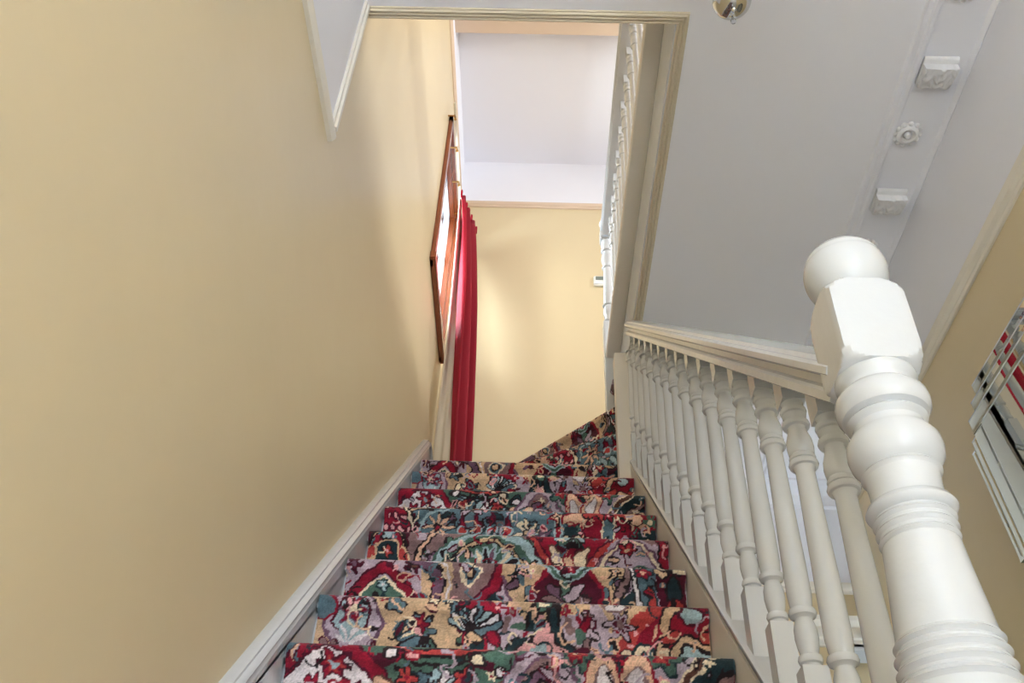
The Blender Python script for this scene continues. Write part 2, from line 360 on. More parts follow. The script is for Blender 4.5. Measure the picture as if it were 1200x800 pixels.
# outer string, capping and spandrel
CS = .018
ys, ye = .80, 3.05
m = MB(stair.location); m.prism([(ys, nose(ys)+CS), (ye, nose(ye)+CS), (ye, nose(ye)-.24), (ys, nose(ys)-.24)], 0, .379, .425); sp_(m, 'outer_string', M['trim'])
capprof = [(-.024, .008), (-.027, .011), (-.027, .019), (-.022, .023), (.022, .023), (.027, .019), (.027, .011), (.024, .008)]
sp_(sweep_yz([(ys, nose(ys)+CS), (ye, nose(ye)+CS-.004)], capprof, .405), 'string_capping', M['gloss'], smooth=True, angle=50)
m = MB(stair.location); m.prism([(ys, FL), (ys, nose(ys)-.24), (ye, nose(ye)-.24), (ye, nose(ye)+.5), (HE, ZC), (HE, FL)], 0, .385, .41)
sp_(m, 'spandrel_panel', M['trim'])
m = MB(stair.location); m.box((.395, 3.09, FL), (.42, HE, ZC)); sp_(m, 'spandrel_panel', M['trim'])
# winder steps: lines (right end, left end)
WZ = [2.285, 2.48, 2.675]
WLN = [((.345, 3.150), (-.55, 3.690)), ((.345, 3.228), (-.545, 4.2)), ((.350, 3.28), (.30, 4.2)), ((.85, 3.46), (.85, 4.2))]
polys = [[(.36, 3.185), (-.55, 3.735), (-.55, 4.199), (-.51, 4.199), (.36, 3.262)], [(.36, 3.262), (-.505, 4.199), (.34, 4.199), (.385, 3.30)], [(.385, 3.30), (.335, 4.199), (.85, 4.199), (.85, 3.46)]]
for k, (pl, z) in enumerate(zip(polys, WZ)):
    m = MB(stair.location); m.prism(pl, 2, max(z-.2, ZC+.056 if k == 2 else 0), z-.012); sp_(m, 'winder_step', M['gloss'])
m = MB(stair.location); m.prism([(-.55, 3.135), (.375, 3.135), (.345, 3.20), (-.55, 3.75)], 2, 1.9, 2.078); sp_(m, 'tread', M['gloss'])

# ---------------------------------------------------------------- carpet, woven tuft by tuft as colour on a fine grid
P_ = dict(tl=(34, 54, 60), bg=(88, 116, 128), pb=(158, 184, 190), cr=(150, 20, 44), ma=(82, 18, 38), ro=(186, 58, 56), pk=(226, 160, 160), la=(182, 162, 176),
          mb=(136, 104, 104), cm=(232, 212, 180), gd=(208, 172, 134), bk=(40, 28, 32), gn=(74, 106, 92), wh=(226, 216, 218), br=(98, 60, 50), pl=(112, 78, 100), sk=(224, 178, 146))
CW, CH = 332, 104           # 2.5 mm tufts; 1 unit = .83 cm
rng = np.random.default_rng(7)
gx, gy = np.meshgrid(np.arange(CW)/3.32, np.arange(CH)/3.32)
def smooth_noise(shape, cell, seed):
    r = np.random.default_rng(seed); H, W = shape; g = r.random((H//cell+3, W//cell+3)); yy = np.arange(H)/cell; xx = np.arange(W)/cell
    y0 = yy.astype(int); x0 = xx.astype(int); fy = (yy-y0)[:, None]; fx = (xx-x0)[None]; fy = fy*fy*(3-2*fy); fx = fx*fx*(3-2*fx)
    return g[y0][:, x0]*(1-fy)*(1-fx)+g[y0+1][:, x0]*fy*(1-fx)+g[y0][:, x0+1]*(1-fy)*fx+g[y0+1][:, x0+1]*fy*fx
class Cv:
    def __init__(s, base, seed):
        s.c = np.zeros((CH, CW, 3)); s.c[:] = P_[base]; s.seed = seed
        s.X = gx+(smooth_noise((CH, CW), 4, seed)-.5)*.9+(smooth_noise((CH, CW), 14, seed+1)-.5)*1.6
        s.Y = gy+(smooth_noise((CH, CW), 4, seed+2)-.5)*.9+(smooth_noise((CH, CW), 14, seed+3)-.5)*1.6
    def put(s, mask, col): s.c[mask] = P_[col]
    def ell(s, x, y, rx, ry, col, ol=None, ow=.7):
        d = ((s.X-x)/rx)**2+((s.Y-y)/ry)**2
        if ol: s.put(((s.X-x)/(rx+ow))**2+((s.Y-y)/(ry+ow))**2 < 1, ol)
        s.put(d < 1, col)
    def flo(s, x, y, r, n=6, col='cr', ctr='cm', ol='bk', mid=None, rot=0, dep=.28, sq=1):
        dx = s.X-x; dy = (s.Y-y)*sq; d = np.hypot(dx, dy); a = np.arctan2(dy, dx)+rot; k = (1-dep)+dep*np.cos(n*a)
        if ol: s.put(d < r*k+.75, ol)
        s.put(d < r*k, col)
        if mid: s.put(d < r*.62*k, mid)
        s.put(d < r*.28, ctr)
    def line(s, pts, w, col, ol=None, close=False, wob=0, smooth=True):
        p = np.array(pts, float)
        if smooth and len(p) > 2:
            q = []; 
            pp = np.vstack([2*p[0]-p[1], p, 2*p[-1]-p[-2]])
            for i in range(1, len(pp)-2):
                for t in np.linspace(0, 1, 6, endpoint=False):
                    a, b, c, d = pp[i-1:i+3]; q.append(.5*((2*b)+(-a+c)*t+(2*a-5*b+4*c-d)*t*t+(-a+3*b-3*c+d)*t**3))
            q.append(p[-1]); p = np.array(q)
        D = np.full(s.X.shape, 1e9)
        for a, b in zip(p[:-1], p[1:]):
            ab = b-a; L = (ab**2).sum()+1e-9; t = np.clip(((s.X-a[0])*ab[0]+(s.Y-a[1])*ab[1])/L, 0, 1)
            D = np.minimum(D, np.hypot(s.X-a[0]-t*ab[0], s.Y-a[1]-t*ab[1]))
        if wob: D = D+wob*np.sin(s.X*2.4)*np.sin(s.Y*2.2)
        if ol: s.put(D < w/2+.65, ol)
        s.put(D < w/2, col)
    def poly(s, pts, col, ol=None):
        p = np.array(pts, float); ins = np.zeros(s.X.shape, bool); n = len(p)
        for i in range(n):
            x0, y0 = p[i]; x1, y1 = p[(i+1) % n]
            if y0 == y1: continue
            c = ((y0 > s.Y) != (y1 > s.Y)) & (s.X < (x1-x0)*(s.Y-y0)/(y1-y0)+x0); ins ^= c
        s.put(ins, col)
        if ol: s.line(list(p)+[p[0]], .8, ol, smooth=False)
    def leaf(s, x, y, L, ang, w, col, ol=None):
        a = math.radians(ang); dx = s.X-x; dy = s.Y-y; t = (dx*math.cos(a)+dy*math.sin(a))/L; n = -dx*math.sin(a)+dy*math.cos(a)
        pr = w*np.sqrt(np.clip(t*(1-t)*4, 0, 1))*.5
        if ol: s.put((np.abs(n) < pr+.6) & (t > -.05) & (t < 1.05), ol)
        s.put((np.abs(n) < pr) & (t > 0) & (t < 1), col)
    def fan(s, x, y, r, n, cols, a0=0, a1=360, w=2, ol='bk'):
        for k in range(n): s.leaf(x, y, r, a0+(a1-a0)*k/max(1, n-1), w, cols[k % len(cols)], ol)
    def scatter(s, x0, x1, y0, y1, n, cols, mir=None, size=1):
        r = np.random.default_rng(s.seed+int(x0*3)+int(y0))
        for k in range(n):
            x = r.uniform(x0, x1); y = r.uniform(y0, y1); c = cols[r.integers(len(cols))]; c2 = cols[r.integers(len(cols))]; t = r.random(); a = r.uniform(0, 360); sz = size*r.uniform(.7, 1.3)
            for xx, aa in ((x, a),)+(((2*mir-x, 180-a),) if mir is not None else ()):
                if t < .45: s.leaf(xx, y, 4.5*sz, aa, 1.9*sz, c, 'bk' if t < .2 else None)
                elif t < .8: s.flo(xx, y, 1.7*sz, 5, c, c2, 'bk' if t < .65 else None)
                else: s.ell(xx, y, 1.1*sz, .8*sz, c, c2, .6)
def rA(seed):
    c = Cv('gn', seed); c.scatter(18, 46, -1, 30, 26, ['tl', 'bg', 'tl', 'ma', 'gn', 'pb'], 33)
    c.poly([(-2, 30), (-2, 10), (10, 0), (22, 10), (33, 30)], 'wh'); c.line([(-3, 9), (4, 3), (10, .5), (17, 4), (24, 13), (33, 24)], 2.6, 'cr', 'ma')
    c.ell(-1, 2, 5, 4.5, 'bg', 'tl'); c.line([(-3, 8), (4, 2.2), (10, -.6)], 2.2, 'cr', 'ma')
    for x, y in ((11, 6), (6, 11), (15, 12), (10, 17), (3, 19), (20, 19)): c.flo(x, y, 3, 6, 'cr', 'pb', 'ma', 'ro' if x > 8 else None)
    c.line([(20, -1), (30, 2.5), (42, 1.5), (50, -2)], 1, 'ro', 'bk'); c.line([(22, 3), (32, 5.2), (44, 3.4)], .8, 'bk')
    c.fan(33, 15, 9, 13, ['pb', 'bg', 'pb', 'wh'], 150, 390, 3); c.flo(33, 12, 2.4, 6, 'sk', 'cm', 'ro'); c.flo(26.5, 8, 2.3, 5, 'ro', 'cr'); c.flo(40, 8, 2.3, 5, 'ro', 'cr')
    c.leaf(20, 9, 6, 40, 3, 'sk', 'br'); c.leaf(45, 14, 6, -60, 3, 'sk', 'br'); c.ell(48, 6, 1.2, 1.2, 'wh', 'bk'); c.ell(23, 3, 1, 1, 'wh', 'bk'); c.ell(43, 4, 1, 1, 'cm', 'bk')
    c.poly([(42, 30), (52, 5), (57, 1), (62, 5), (74, 30)], 'mb'); c.line([(40, 24), (48, 12), (57, 1), (66, 12), (74, 25)], 2.2, 'la', 'pl'); c.line([(45, 26), (52, 13), (57, 7), (62, 13), (69, 26)], 1.2, 'pl', 'bk')
    c.ell(57, 14, 4.5, 4.5, 'br', 'bk'); c.flo(57, 14, 2.8, 6, 'cr', 'sk'); c.scatter(50, 57, 18, 30, 8, ['br', 'ma', 'sk', 'cr'], 57)
    c.poly([(60, -2), (67, 10), (74, 22), (86, 22), (95, 0), (95, -2)], 'la')
    for x in (65, 84): c.flo(x, 1.5, 4.5, 5, 'gn', 'cm', 'tl'); c.flo(x, 1.2, 2, 5, 'ro', 'cm', 'cr')
    c.line([(74.5, -1), (74.5, 6), (74.5, 30)], 5.5, 'tl', 'bk'); c.leaf(72, 16, 15, -98, 7, 'sk', 'cr'); c.leaf(77, 16, 15, -82, 7, 'sk', 'cr'); c.leaf(71.5, 12, 8, -98, 3, 'wh', 'mb'); c.leaf(77.5, 12, 8, -82, 3, 'wh', 'mb')
    c.flo(74.5, 1, 2.2, 6, 'cr', 'ro'); c.poly([(82, 22), (88, 8), (95, 0), (101, 0), (101, 30), (78, 30)], 'tl'); c.line([(80, 22), (87, 9), (94, 1), (102, -3)], 1.6, 'br', 'cm'); c.line([(84, 25), (90, 14), (97, 7), (103, 5)], 1.2, 'mb', 'bk')
    c.ell(98, 16, 6, 6, 'ma', 'sk'); c.flo(98, 14, 3, 6, 'br', 'pk'); return c
def rB(seed):
    c = Cv('gd', seed); c.scatter(16, 32, 0, 30, 12, ['gn', 'bg', 'br', 'sk', 'cm'], 32, .9)
    c.poly([(39, 30), (41, 6), (46, 1), (56, 8), (72, 1), (80, 30)], 'la'); c.scatter(41, 54, 0, 26, 22, ['mb', 'la', 'cr', 'mb', 'ma', 'gn'], 56, .85)
    c.ell(9, 8, 6.4, 8, 'la', 'pl', 1.1); c.ell(9, 6.5, 4.2, 5, 'pb', 'ma'); c.flo(9, 5, 3.4, 6, 'cr', 'cm', 'pl', 'pk'); c.fan(9, 13.5, 4.5, 7, ['wh', 'pb'], 200, 340, 1.4, None)
    c.ell(1, 4, 3, 3.4, 'bg', 'cr'); c.flo(2.5, 17, 4.6, 7, 'mb', 'pk', 'ma', 'pb'); c.flo(16, 18, 4.6, 7, 'mb', 'pk', 'ma', 'pb'); c.flo(9, 22, 4, 6, 'la', 'cm', 'ma')
    c.flo(26, 10, 4.6, 7, 'bg', 'pk', 'bk', 'gn'); c.flo(26, 8, 2.3, 5, 'cr', 'ro', 'ma'); c.fan(26, 12, 6.5, 6, ['gn', 'bg'], 40, 140, 2.6)
    c.flo(20, 3, 2.2, 5, 'bg', 'gn'); c.leaf(32, 18, 5, 60, 2.6, 'gn', 'tl'); c.leaf(34, 22, 5, 30, 2.6, 'bg', 'tl')
    c.ell(40.5, 6, 5.4, 5, 'cr', 'ma'); c.fan(40.5, 10, 7, 9, ['pb', 'wh', 'bg'], 205, 335, 2); c.ell(40.5, 13, 2.6, 2, 'tl', 'cr'); c.ell(40.5, 11.5, 1.6, 1.2, 'gd', 'bk')
    c.line([(17, 18), (24, 26), (34, 24), (40, 18), (46, 24)], 1, 'ma', 'sk')
    c.poly([(50, 30), (50, 15), (55, 12), (57, 3), (61, 12), (66, 15), (66, 30)], 'pk'); c.line([(47, 27), (49, 15), (53, 11), (55, 5), (57.5, -3), (60, 5), (62, 11), (66, 15), (68, 27)], 1.8, 'tl', 'bk')
    c.ell(57.5, 1, 2, 3, 'gn', 'bk'); c.ell(57.5, 1.5, 1, 1.5, 'cm'); c.flo(57.5, 15, 3.2, 4, 'pb', 'cr', None); c.leaf(51, 19, 6, 20, 2.4, 'ro', None); c.leaf(58, 20, 6, -20, 2.4, 'ro', None); c.leaf(53, 24, 5, -20, 2.2, 'pb', None); c.leaf(59, 25, 5, 20, 2, 'pb', None)
    c.flo(46, 3, 2, 5, 'cr', 'pk', None); c.leaf(44, 9, 5, 60, 2.2, 'cr', 'ma'); c.leaf(69, 5, 5, 120, 2.2, 'cr', 'ma'); c.leaf(70, 13, 5, 160, 2.2, 'ma', None); c.leaf(66, 8, 4, 60, 2, 'gn', None); c.leaf(48, 14, 4, 100, 2, 'gn', None)
    c.poly([(76, 30), (78, 12), (84, 0), (102, 0), (102, 30)], 'cr'); c.line([(77, 16), (81, 7), (88, 0)], 3.4, 'ro', None); c.flo(77, 7, 4, 6, 'la', 'mb', 'bk', 'ma'); c.leaf(73, 3, 6, -20, 3, 'wh', 'mb'); c.leaf(76, 20, 7, -70, 3, 'cm', 'ma')
    c.line([(82, 22), (80, 15), (83, 12), (86, 15)], 1.6, 'cm', 'tl'); c.line([(87, 24), (87.5, 10), (89, 3), (94, 1)], 2, 'gd', 'bk')
    for q in ((81, 8.5), (83.5, 6.5), (79, 12)): c.ell(*q, .6, .6, 'pk')
    c.ell(95, 20, 7, 8, 'pb', 'bk'); c.line([(88, 25), (89, 16), (94, 10), (100, 12)], 1.6, 'gd', 'bk'); c.flo(95, 22, 3, 6, 'cr', 'pk'); c.ell(95, 3.5, 2.4, 2.2, 'pb', 'ma'); c.leaf(92, 8, 6, 150, 3, 'ro', 'bk'); c.leaf(97, 8, 6, 20, 3, 'ro', 'bk'); return c
def rC(seed):
    c = Cv('la', seed); c.scatter(0, 11, 0, 30, 10, ['ma', 'mb', 'pk', 'cr'], 11, .9)
    c.flo(2.5, 3, 3, 5, 'ma', 'pl', None); c.flo(20, 3, 3, 5, 'ma', 'br', None); c.line([(3, 12), (11, 3), (19, 12)], 2.6, 'cr', 'ma'); c.poly([(4, 22), (5, 12), (11, 6), (17, 12), (18, 22)], 'gn', 'cm'); c.fan(11, 20, 9, 7, ['tl', 'gn', 'bk'], 220, 320, 3, None); c.flo(11, 9, 1.6, 5, 'pb', 'wh', 'tl')
    c.flo(2.5, 18, 4, 6, 'pk', 'cr', 'ma', 'cr'); c.flo(20, 18, 4, 6, 'pk', 'cr', 'ma', 'cr')
    c.poly([(23, 30), (22, 0), (30, 0), (42, 0), (34, 30)], 'gd'); c.line([(20, 1), (26, 4), (27, 14), (25, 26)], 2.6, 'pl', 'bk'); c.line([(23, 0), (29, 3), (30.5, 14), (29, 26)], .8, 'wh')
    c.poly([(31, 0), (46, 0), (44, 10), (32, 24)], 'mb'); c.poly([(35.5, 1), (40, 4), (37, 9), (33, 5)], 'bg', 'cm'); c.ell(36.3, 4.8, 1, 1.3, 'gd', 'bk')
    c.line([(46, 0), (43, 9), (36, 16), (30, 24)], 2.4, 'cr', 'ma'); c.poly([(44, 10), (51, 26), (34, 26)], 'tl'); c.flo(43.5, 21, 3.4, 7, 'wh', 'pl', 'bk')
    c.poly([(46, 0), (46, 8), (52, 20), (58, 30), (76, 30), (84, 4), (84, 0)], 'gd'); c.line([(46, 5), (48, 12), (53, 22), (56, 30)], 1.4, 'pl', None); c.scatter(49, 64, 1, 20, 12, ['bg', 'pl', 'tl', 'sk', 'br'], 65, .8)
    c.ell(65, 12, 9.5, 11, 'ma', 'cr', 1.2); c.fan(65, 12, 7, 8, ['mb', 'pl', 'gn', 'la'], 0, 315, 2.4, 'bk'); c.line([(58, -1), (61, 3), (65, 5), (69, 3), (73, -1)], 1.2, 'gn', 'pb'); c.flo(65, .5, 2.6, 5, 'pk', 'wh', 'cr')
    c.poly([(76, 26), (80, 13), (84, 8), (90, 26)], 'tl'); c.flo(82, 18, 3.2, 6, 'cr', 'cm', 'bk', 'ro'); c.line([(73, 28), (78, 16), (82, 6), (83, -2)], 1.4, 'mb', 'bk')
    c.poly([(83, 0), (90, 0), (93, 26), (89, 26), (86, 16)], 'bg'); c.line([(84, 0), (86, 12), (92, 26)], 1, 'wh', 'bk'); c.flo(87, 3, 2.4, 5, 'cr', 'sk', 'tl'); c.line([(89, 8), (91, 16), (95, 24)], 1.4, 'ro', 'tl')
    c.poly([(90, 0), (101, 0), (101, 30), (94, 30)], 'ma'); c.fan(96, 2, 6, 8, ['gd', 'cm'], 180, 360, 2); c.ell(96, 8, 2, 4, 'tl', 'bk'); c.leaf(93, 16, 6, -60, 3, 'ro', 'ma'); c.leaf(99, 16, 6, -120, 3, 'ro', 'ma'); c.flo(96, 20, 3.5, 7, 'cm', 'gd', 'bk'); c.flo(92, 22, 2.4, 5, 'cr', 'pk'); return c
def rD(seed):
    c = Cv('mb', seed); c.scatter(14, 27, 0, 28, 14, ['br', 'sk', 'la', 'pl', 'gn'], 40, 1)
    c.poly([(-1, 0), (14, 0), (14, 26), (-1, 26)], 'ma'); c.ell(6.5, 9, 6.2, 9, 'gd', 'bk', 1); c.ell(6.5, 9, 5.4, 8, 'cr', 'bk'); c.ell(6.5, 10.5, 4.4, 6, 'tl', 'gd'); c.flo(6.5, 8, 2, 4, 'ro', 'pk', 'bk'); c.ell(6.5, 1.8, 1.5, 1.7, 'pb', 'bk'); c.leaf(0, 12, 5, -70, 2.4, 'ro', 'gd'); c.leaf(13, 12, 5, -110, 2.4, 'ro', 'gd')
    c.flo(6.5, 20, 2.6, 6, 'wh', 'pk', 'bk'); c.line([(15, 24), (17, 10), (23, 0)], 1, 'sk', 'bk')
    c.poly([(24, 26), (26, 8), (40, 0), (54, 6), (62, 24)], 'gn'); c.line([(20, 20), (26, 7), (40, .5), (53, 6), (62, 22)], 2.2, 'pb', 'gn'); c.line([(25, 22), (30, 9), (40, 4), (50, 9), (57, 24)], 1, 'gd', 'bk')
    c.fan(42, 17, 11, 11, ['bk', 'pl', 'gn', 'cm'], 190, 350, 2.4, 'pb'); c.flo(42, 15, 2.4, 6, 'cm', 'gd', 'bk'); c.flo(28, 13, 4, 6, 'tl', 'sk', 'cm', 'mb'); c.flo(54, 13, 3.6, 6, 'sk', 'cr', 'bk', 'wh')
    c.leaf(35, 21, 8, -8, 3.4, 'pk', 'cr'); c.leaf(43, 21, 8, 8, 3.4, 'pk', 'cr'); c.leaf(20, 18, 6, 40, 2.6, 'sk', 'bk')
    c.poly([(54, -1), (80, -1), (72, 16), (66, 24), (62, 16)], 'cr'); c.line([(52, -1), (58, 8), (64, 18), (70, 26)], 1.6, 'ro', 'ma'); c.line([(84, -1), (76, 8), (70, 18), (66, 26)], 1.6, 'ro', 'ma')
    c.ell(67, 9, 4.4, 7, 'ma', 'tl', .9); c.leaf(66, 17, 13, -112, 3.4, 'cm', 'br'); c.leaf(68, 17, 13, -68, 3.4, 'cm', 'br'); c.leaf(67, 18, 12, -90, 3, 'sk', 'cr'); c.fan(67, 1, 5, 5, ['pb', 'gn'], 20, 160, 2)
    c.poly([(80, 3), (88, -1), (98, 6), (98, 26), (74, 26), (76, 12)], 'la'); c.line([(74, 20), (79, 8), (87, 2), (95, 8), (99, 22)], 1.1, 'cm', 'pl')
    for x in (79, 92): c.ell(x, 16, 4.6, 4.6, 'tl', 'gn'); c.flo(x, 16, 2.8, 6, 'cr', 'cm', 'bk', 'ro')
    c.flo(86, 5, 2.8, 5, 'cr', 'gd', 'bk', 'ro'); c.flo(86, 19, 3, 5, 'ma', 'sk'); c.line([(97, 0), (99, 12), (103, 24)], 2.4, 'cr', 'bk'); return c
def rE(seed):
    c = Cv('bg', seed); c.scatter(8, 32, 0, 30, 34, ['tl', 'pb', 'pl', 'gn', 'mb', 'la', 'bg'], 32, .85)
    c.poly([(-1, 0), (7, 0), (11, 12), (9, 28), (-1, 28)], 'cr')
    for k in range(4):
        for j in range(5): c.ell(1+k*2.6+(j % 2)*1.3, 1+j*4.4, .7, .9, 'pk', 'ma')
    c.line([(7, 0), (11, 10), (9, 26)], 1, 'cm', 'bk'); c.flo(2, 16, 3, 6, 'cm', 'gn', 'ma')
    c.flo(20, 9, 5.6, 8, 'sk', 'cr', 'bk', None, 0, .45); c.ell(20, 9, 1.6, 1.6, 'bk'); c.ell(20, 9, .8, .8, 'cr')
    for k, x in enumerate((29, 34, 39.5, 45)): c.poly([(x-2, 10), (x, 3), (x+2, 10)], 'cr', 'ma'); c.ell(x, 9.5, 1.5, 1.4, 'ro', 'pb'); c.leaf(x, 20, 8, -115, 2.2, 'pb', 'tl'); c.leaf(x, 20, 8, -65, 2.2, 'gn', 'tl')
    c.line([(10, 2), (24, 0), (40, 1.2), (50, 0)], .9, 'gd', 'bk'); c.line([(12, 14), (16, 4), (24, 2)], .9, 'pb', None)
    c.flo(52.5, 10, 5.4, 8, 'cm', 'bk', 'bk', None, .2, .45); c.ell(52.5, 10, .9, .9, 'gd'); c.flo(59, 12, 3.4, 6, 'pl', 'la', 'tl')
    c.line([(63.5, 2), (63.5, 24)], 2, 'cr', 'pb'); c.flo(63.5, 4, 2.4, 4, 'sk', 'cm', 'ma'); c.flo(63.5, 17, 2.4, 4, 'cr', 'pk', 'ma')
    c.poly([(66, 0), (101, 0), (101, 30), (66, 30)], 'tl'); c.scatter(67, 81, 0, 28, 14, ['gn', 'bk', 'bg', 'ma'], 82, .9)
    for s_ in (-1, 1):
        f = lambda x: 82+s_*(x-82)
        c.line([(f(68), 5), (f(73), 4), (f(76), 10), (f(73), 16), (f(80), 22)], 4.4, 'sk', 'cr'); c.ell(f(77.5), 9, 3.6, 6, 'cr', 'ma'); c.line([(f(74), 3), (f(78), 1.5), (f(81), 5)], 1.6, 'ro', 'bk'); c.ell(f(75), 15, 1.4, 1, 'pk', 'ma')
    for x in (69, 95): c.flo(x, 14, 3.6, 4, 'cm', 'sk', 'bk', 'gd', PI/4)
    c.ell(82, 8, 2, 6, 'bg', 'cm'); c.flo(82, 17, 3, 6, 'pb', 'ma', 'bk'); c.flo(82, 2, 2, 5, 'cr', 'pk'); c.flo(98, 4, 3, 6, 'gn', 'cm', 'cr'); return c
SEQ = [rA, rB, rC, rD, rE]
canv = []
def finish(c):
    r = np.random.default_rng(c.seed+5); ks = ['bk', 'cm', 'ma', 'tl', 'pk', 'la', 'cr', 'bk', 'sk', 'bg']
    for q in range(125):
        x = r.uniform(0, 100); y = r.uniform(-1, 27); k1 = ks[r.integers(10)]; k2 = ks[r.integers(10)]; t = r.random(); a = r.uniform(0, 6.28); R0 = r.uniform(.9, 2.5)
        if t < .5: c.line([(x+R0*math.cos(a+b), y+R0*math.sin(a+b)) for b in (0, .9, 1.8, 2.7, 3.4)], .55, k1)
        elif t < .75: c.leaf(x, y, R0*1.6, math.degrees(a), 1.1, k1, k2)
        else: c.flo(x, y, 1.1, 5, k1, k2, None, None, a)
    g = c.c.mean(-1, keepdims=True); c.c = (g+(c.c-g)*.88)*1.0
    a = np.clip(c.c, 0, 255)/255; n = smooth_noise((CH, CW), 1, c.seed+9)[..., None]-.5
    sub = smooth_noise((CH, CW), 10, c.seed+11)[..., None]-.5
    a = a*(1+.22*n+.22*sub); a = np.clip(a, 0, 1)
    return np.where(a <= .04045, a/12.92, ((a+.055)/1.055)**2.4)
for k in range(5+16): canv.append(finish(SEQ[k % 5](10+37*k) if k < 13 else SEQ[(k*2) % 5](10+37*k)))
# note: riser index i (0 = lowest in view) uses canvas i
def resample(p, step):
    p = [Vector(q) for q in p]; out = [p[0]]
    for a, b in zip(p[:-1], p[1:]):
        n = max(1, int(round((b-a).length/step)))
        for k in range(1, n+1): out.append(a.lerp(b, k/n))
    return out
CVt, CFt, CCt = [], [], []; coff = 0
def strip(Lp, Rp, arc, cv, cols, uscale=1.0, u0=0.0):
    "Lp,Rp: matched lists of 3D points; arc: distance below the nosing top, negative on the tread"
    global coff
    L = np.array([tuple(p) for p in Lp]); R_ = np.array([tuple(p) for p in Rp]); n = len(L); t = np.linspace(0, 1, cols)
    V = L[:, None]*(1-t[None, :, None])+R_[:, None]*t[None, :, None]
    arc = np.asarray(arc); row = np.where(arc >= 0, arc/.0025, -arc/.0025+3).astype(int) % CH
    H2 = np.where(arc >= 0, 0, 1)
    ci = np.clip(((u0+t*uscale) % 1.0*(CW-1)).astype(int), 0, CW-1)
    col = canv[cv % len(canv)][row][:, ci]
    V = V+(np.random.default_rng(cv).random(V.shape)-.5)*.0006
    idx = np.arange(n*cols).reshape(n, cols)+coff
    F = np.stack([idx[:-1, :-1], idx[:-1, 1:], idx[1:, 1:], idx[1:, :-1]], -1).reshape(-1, 4)
    CVt.append(V.reshape(-1, 3)); CFt.append(F); CCt.append(col.reshape(-1, 3)); coff += n*cols
for i, (y, z) in enumerate(ALL):
    k = i-5; fine = k >= 0; st = .0025 if fine else .006; cols = 332 if fine else 140
    zp = ALL[i-1][1] if i else FL+.006; yn = ALL[i+1][0]+.024 if i < len(ALL)-1 else None
    prof = [(y+.024, zp), (y+.022, z-.052), (y+.014, z-.040), (y+.003, z-.031), (y-.001, z-.020), (y+.001, z-.009), (y+.006, z-.003), (y+.014, z)]
    rp = resample([(0, a, b) for a, b in prof], st)
    dd = [0]
    for a, b in zip(rp[:-1], rp[1:]): dd.append(dd[-1]+(b-a).length)
    arc = [dd[-1]-d for d in dd]
    xr = XR+(.022 if k == 0 else .008 if k == 1 else 0) if k >= 0 else XR
    xr = min(xr, .377)
    if k == 7: xr = .37
    strip([(XL, p.y, p.z) for p in rp], [(xr, p.y, p.z) for p in rp], arc, k % 21, cols)
    if yn:
        tp = resample([(0, y+.014, z), (0, yn, z)], st*2)
        strip([(XL, p.y, p.z) for p in tp], [(xr, p.y, p.z) for p in tp], [-(p.y-y-.014) for p in tp], k % 21, cols//2)
# winders
def wn(line, off, z):
    (ax_, ay), (bx, by) = line; d = Vector((bx-ax_, by-ay)).normalized(); n = Vector((d.y, -d.x)); n = n if n.y < 0 or abs(n.y) < .2 and n.x < 0 else -n
    return Vector((bx+n.x*off, by+n.y*off, z)), Vector((ax_+n.x*off, ay+n.y*off, z))
# tread of step 7
z7 = ALL[-1][1]
a0, a1 = Vector((XL, 3.114, z7)), Vector((.37, 3.114, z7)); b0, b1 = wn(WLN[0], -.022, z7)
n = 60; strip([a0.lerp(b0, t/n) for t in range(n+1)], [a1.lerp(b1, t/n) for t in range(n+1)], [-t*.005 for t in range(n+1)], 8, 160)
pz = z7
for k in range(3):
    z = WZ[k]; prof = [(0, pz), (.002, z-.052), (.010, z-.040), (.021, z-.031), (.025, z-.020), (.023, z-.009), (.018, z-.003), (.010, z)]
    pts = resample([(o, 0, zz) for o, zz in prof], .003); dd = [0]
    for a, b in zip(pts[:-1], pts[1:]): dd.append(dd[-1]+(b-a).length)
    arc = [dd[-1]-d for d in dd]
    LR = [wn(WLN[k], p.x-.024, p.z) for p in pts]; ln = (LR[0][0]-LR[0][1]).length
    strip([p[0] for p in LR], [p[1] for p in LR], arc, 9+k*3, int(ln/.003), ln/.83, .1+.2*k)
    a0, a1 = LR[-1]
    b0, b1 = wn(WLN[k+1], -.022, z) if k < 2 else (Vector((.84, 4.2, z)), Vector((.84, 3.46, z)))
    n = 80; strip([a0.lerp(b0, t/n) for t in range(n+1)], [a1.lerp(b1, t/n) for t in range(n+1)], [-t*.006 for t in range(n+1)], 9+k, 200, 1, .3)
    pz = z
V = np.vstack(CVt); F = np.vstack(CFt); K = np.vstack(CCt)
me = bpy.data.meshes.new('stair_carpet'); me.vertices.add(len(V)); me.vertices.foreach_set('co', (V-np.array([0, .6, FL])).ravel())
me.loops.add(F.size); me.loops.foreach_set('vertex_index', F.ravel().astype(np.int32))
me.polygons.add(len(F)); me.polygons.foreach_set('loop_start', np.arange(0, F.size, 4, dtype=np.int32)); me.polygons.foreach_set('loop_total', np.full(len(F), 4, dtype=np.int32))
me.update(calc_edges=True); me.validate()
at = me.color_attributes.new('weave', 'FLOAT_COLOR', 'POINT'); at.data.foreach_set('color', np.hstack([K, np.ones((len(K), 1))]).astype(np.float32).ravel())
me.polygons.foreach_set('use_smooth', np.ones(len(F), bool)); me.materials.append(M['carpet'])
cpt = bpy.data.objects.new('stair_carpet', me); C.objects.link(cpt); cpt.location = (0, .6, FL)
tag(cpt, 'red, teal and cream patterned carpet running up the whole staircase', 'carpet')

